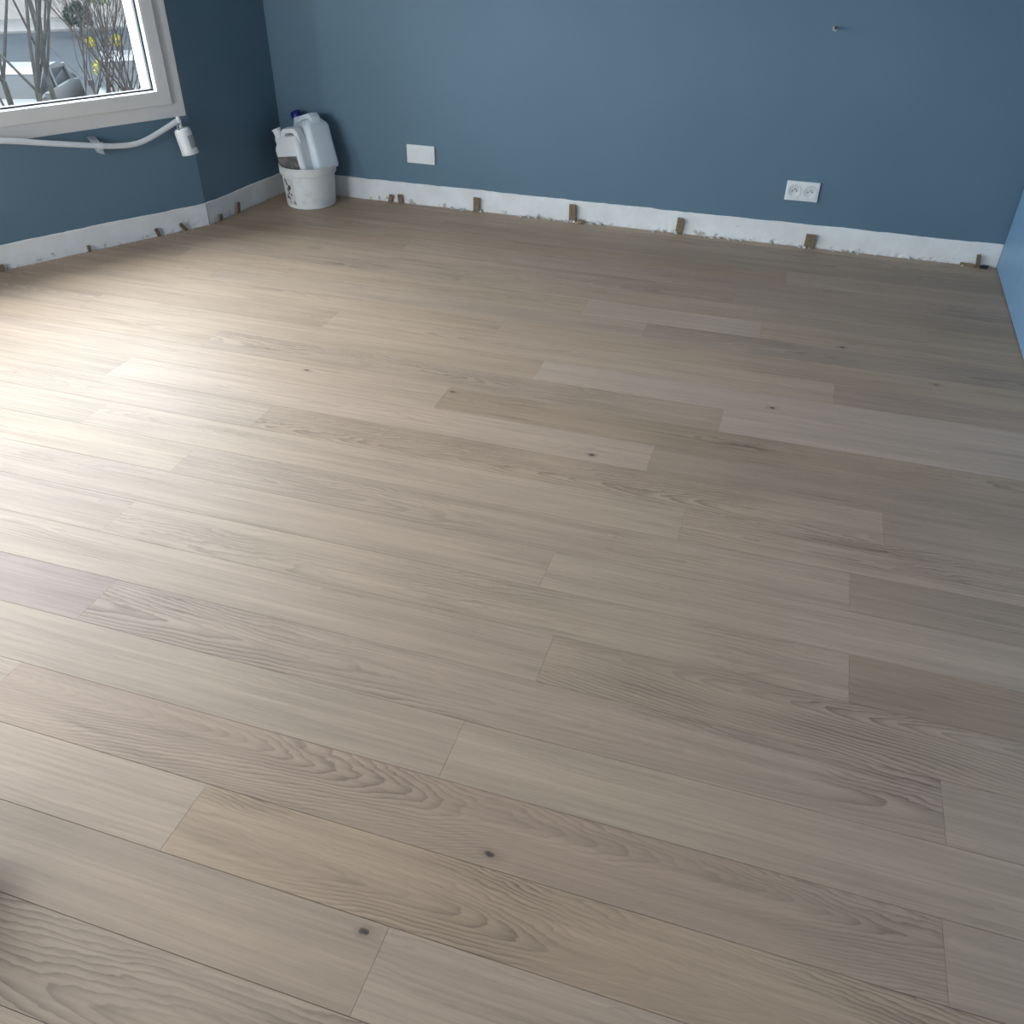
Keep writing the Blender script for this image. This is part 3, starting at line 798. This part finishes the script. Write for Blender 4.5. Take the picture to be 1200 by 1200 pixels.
# ------------------------------------------------------------------ outside
GZ = -4.0
struct(MB().box((-120, -60, GZ - 0.3), (40, 120, GZ)).build('ground_outside', 'asphalt'), 'grey asphalt yard below the window', 'ground')
E_ = Vector((-0.68, 0.733)); LAT = Vector((0.733, 0.68))
def out_pt(D, az, z=GZ):
    a_ = math.radians(az)
    return Vector((-math.sin(a_) * D, math.cos(a_) * D, z))
view_rot = math.atan2(LAT.y, LAT.x)
pv = MB().box((-30, 0, 0), (30, 26, 0.08)).build('pavement', 'pave', loc=out_pt(45, 42), rot=(0, 0, view_rot))
struct(pv, 'pale paved forecourt beyond the road', 'ground')
def house():
    t = thing('far_house', 'pale rendered house behind the bare trees', 'house', out_pt(49, 43) + Vector((0, 0, 0.08)), (0, 0, view_rot))
    MB().box((-9, 0, 0), (9, 8, 6)).build('wall', 'house', t)
    MB().add([(-9.4, -0.5, 6), (9.4, -0.5, 6), (9.4, 8.5, 6), (-9.4, 8.5, 6), (-9.4, 4, 9), (9.4, 4, 9)], [(0, 1, 5, 4), (2, 3, 4, 5), (1, 2, 5), (3, 0, 4), (3, 2, 1, 0)]).build('roof', 'roof', t)
    for x in (-7, -4.2, -1.4, 1.4, 4.2, 7):
        for z in (1.3, 4.0):
            f = MB().box((x - 0.6, -0.06, z), (x + 0.6, 0.02, z + 1.3)).build('window', 'frame', t)
            MB().box((x - 0.52, -0.07, z + 0.08), (x + 0.52, -0.055, z + 1.22)).build('pane', 'car_glass', f)
    return t
house()

def car(label, D, az, paint, rz):
    t = thing('parked_car', label, 'car', out_pt(D, az), (0, 0, view_rot + rz))
    # local: x = length, y = width; side profile lofted over the width
    side = [(-2.05, 0.30), (-2.10, 0.62), (-1.95, 0.86), (-1.15, 0.95), (-0.55, 1.02), (1.55, 1.02), (1.98, 0.95), (2.08, 0.60), (2.02, 0.30)]
    ro = []
    for y, k in ((-0.86, 0.90), (-0.84, 0.97), (-0.70, 1.0), (0.70, 1.0), (0.84, 0.97), (0.86, 0.90)):
        ro.append([(x * (0.985 if abs(y) > 0.8 else 1), y, 0.30 + (z - 0.30) * k) for x, z in side])
    MB().rings(ro).build('body', paint, t, smooth=True, bevel=0.0)
    cab = [(-1.0, 0.94), (-0.35, 1.40), (0.1, 1.47), (1.0, 1.46), (1.60, 1.30), (1.95, 0.96)]
    ro = [[(x, y * (0.86 if z > 1.2 else 1.0), z) for x, z in cab] for y in (-0.80, 0.80)]
    MB().rings(ro).build('greenhouse', 'car_glass', t, smooth=False)
    rf = [(-0.36, 1.405), (0.1, 1.478), (1.0, 1.468), (1.61, 1.31), (1.58, 1.28), (0.1, 1.44)]
    MB().rings([[(x, y, z) for x, z in rf] for y in (-0.70, 0.70)]).build('roof', paint, t, bevel=0.0)
    for sy in (-1, 1):
        MB().tube([(-1.02, sy * 0.80, 0.95), (-0.36, sy * 0.70, 1.42)], 0.035, 6).build('pillar', paint, t)
        MB().tube([(0.35, sy * 0.80, 0.98), (0.40, sy * 0.70, 1.45)], 0.035, 6).build('pillar', paint, t)
        MB().tube([(1.50, sy * 0.80, 0.98), (1.45, sy * 0.70, 1.38)], 0.05, 6).build('pillar', paint, t)
        MB().box((-0.85, sy * 0.98 - 0.07, 0.95), (-0.70, sy * 0.98 + 0.07, 1.08)).build('mirror', paint, t, bevel=0.02)
        for wx in (-1.35, 1.30):
            wh = MB().lathe([(0.30, -0.10), (0.315, -0.08), (0.315, 0.08), (0.30, 0.10), (0.19, 0.10), (0.17, 0.08), (0.01, 0.08)], 20, Matrix.Translation((wx, sy * 0.76, 0.315)) @ Matrix.Rotation(-sy * math.pi / 2, 4, 'X')).build('wheel', 'tyre', t, smooth=True)
        MB().box((-2.11, sy * 0.62 - 0.16, 0.62), (-1.99, sy * 0.62 + 0.16, 0.76)).build('headlight', 'frame', t, bevel=0.03)
    MB().box((-2.115, -0.40, 0.40), (-2.02, 0.40, 0.55)).build('grille', 'tyre', t)
    return t
car('white car parked nose towards the window behind bare trunks', 26.5, 45.0, 'car_white', math.radians(70))
car('blue-grey parked car seen low behind the twigs beside the window frame', 27.5, 39.2, 'car_grey', math.radians(84))

def tree(label, D, az, seed, height, r0, stems, mat, spread=0.35, twig=1.0):
    rng = random.Random(seed)
    t = thing('bare_tree', label, 'tree', out_pt(D, az))
    tk = MB(); tw = MB()
    def grow(mb, p, d, ln, r, depth):
        n = 4; pts = [p]; rad = [r]; dd = d.copy()
        for i in range(n):
            wb = 0.03 if depth == 6 else 0.09
            dd = (dd + Vector((rng.gauss(0, wb), rng.gauss(0, wb), rng.gauss(0.03, 0.05)))).normalized()
            pts.append(pts[-1] + dd * (ln / n)); rad.append(r * (1 - 0.42 * (i + 1) / n))
        mb.tube(pts, rad, 7 if r > 0.03 else (5 if r > 0.012 else 3))
        if depth == 0: return
        kids = 4 if depth == 6 else 3
        for k in range(kids):
            i = n if (k == 0 or (depth == 6 and k < 3)) else rng.randint(2, n)
            a_ = rng.uniform(0, 2 * math.pi); sp = spread * rng.uniform(0.7, 1.5)
            side = Vector((math.cos(a_), math.sin(a_), 0))
            nd = (dd * math.cos(sp) + side * math.sin(sp) + Vector((0, 0, 0.15))).normalized()
            nr = rad[i] * (0.82 if k == 0 else rng.uniform(0.45, 0.68))
            grow(tw if (nr < 0.016) else mb, pts[i], nd, ln * rng.uniform(0.62, 0.85), nr, depth - 1)
    for s_ in range(stems):
        a_ = 2 * math.pi * s_ / stems + rng.uniform(0, 1)
        off = Vector((math.cos(a_), math.sin(a_), 0)) * (r0 * 1.3 if stems > 1 else 0)
        d = (Vector((0, 0, 1)) + off * (0.6 if stems > 1 else 0) + Vector((rng.gauss(0, 0.012), rng.gauss(0, 0.012), 0))).normalized()
        grow(tk, off, d, height * 0.42, r0 * rng.uniform(0.8, 1.1), 6)
    tk.build('trunk', mat, t, smooth=True)
    if tw.v:
        o = tw.build('twigs', mat, t, smooth=False); o['kind'] = 'stuff'
    return t
tree('bare grey tree with a sturdy trunk in front of the white car', 14.0, 45.45, 3, 7.6, 0.062, 1, 'bark')
tree('bare grey tree with a leaning sturdy trunk beside the first trunk', 13.6, 44.35, 8, 7.4, 0.064, 1, 'bark')
tree('bare tree with paler trunk between the sturdy trunk and a brown one', 14.6, 43.55, 21, 7.4, 0.056, 1, 'bark')
tree('bare brown-barked tree with dense upright branches', 15.2, 43.0, 11, 7.6, 0.058, 1, 'bark2', 0.28)
tree('slim bare tree with a thin dark stem', 14.2, 42.35, 15, 6.9, 0.026, 1, 'bark2', 0.3)
tree('twiggy bare shrub close to the window frame corner', 17.0, 40.6, 30, 5.6, 0.036, 5, 'bark2', 0.45)
tree('low twiggy bare shrub beside the blue-grey car', 19.0, 39.5, 37, 4.6, 0.032, 6, 'bark', 0.5)

def shrub(label, D, az, z, size, mat, seed, n=260):
    rng = random.Random(seed)
    t = thing('leafy_shrub', label, 'shrub', out_pt(D, az))
    b = MB()
    for _ in range(n):
        a_ = rng.uniform(0, 6.28); el = rng.uniform(-0.7, 1.5); rr = size * rng.uniform(0.55, 1.0)
        c = Vector((math.cos(a_) * math.cos(el) * rr, math.sin(a_) * math.cos(el) * rr, z + math.sin(el) * rr))
        mm = Matrix.Translation(c) @ Euler((rng.uniform(0, 6), rng.uniform(0, 6), rng.uniform(0, 6))).to_matrix().to_4x4()
        s_ = size * 0.15
        b.add([(-s_, 0, 0), (0, -s_ * 0.5, 0.1 * s_), (s_, 0, 0), (0, s_ * 0.5, 0.1 * s_)], [(0, 1, 2, 3)], mm)
    o = b.build('foliage', mat, t); o['kind'] = 'stuff'
    st = MB()
    for k in range(5):
        st.tube([(0.03 * k - 0.06, 0, 0), (0.05 * math.cos(k * 1.3), 0.05 * math.sin(k * 1.3), z * 0.6), (size * 0.5 * math.cos(k * 1.3), size * 0.5 * math.sin(k * 1.3), z + 0.1 * size)], [0.03, 0.02, 0.01], 5)
    st.build('stems', 'bark2', t)
    return t
shrub('bright yellow bush between the tree stems', 39.0, 40.9, 0.30, 0.20, 'yellow', 1)
shrub('yellow bush next to the window frame', 39.0, 39.6, 0.30, 0.24, 'yellow', 2)
shrub('pale yellow bush closer to the parked cars', 33.0, 40.6, 0.35, 0.30, 'yellow', 3)
shrub('dark green round bush in front of the far house', 43.0, 41.2, 0.7, 0.55, 'green', 4, 700)
shrub('tall pale green bush against the far house', 44.0, 40.1, 1.3, 0.55, 'pale_green', 5, 400)
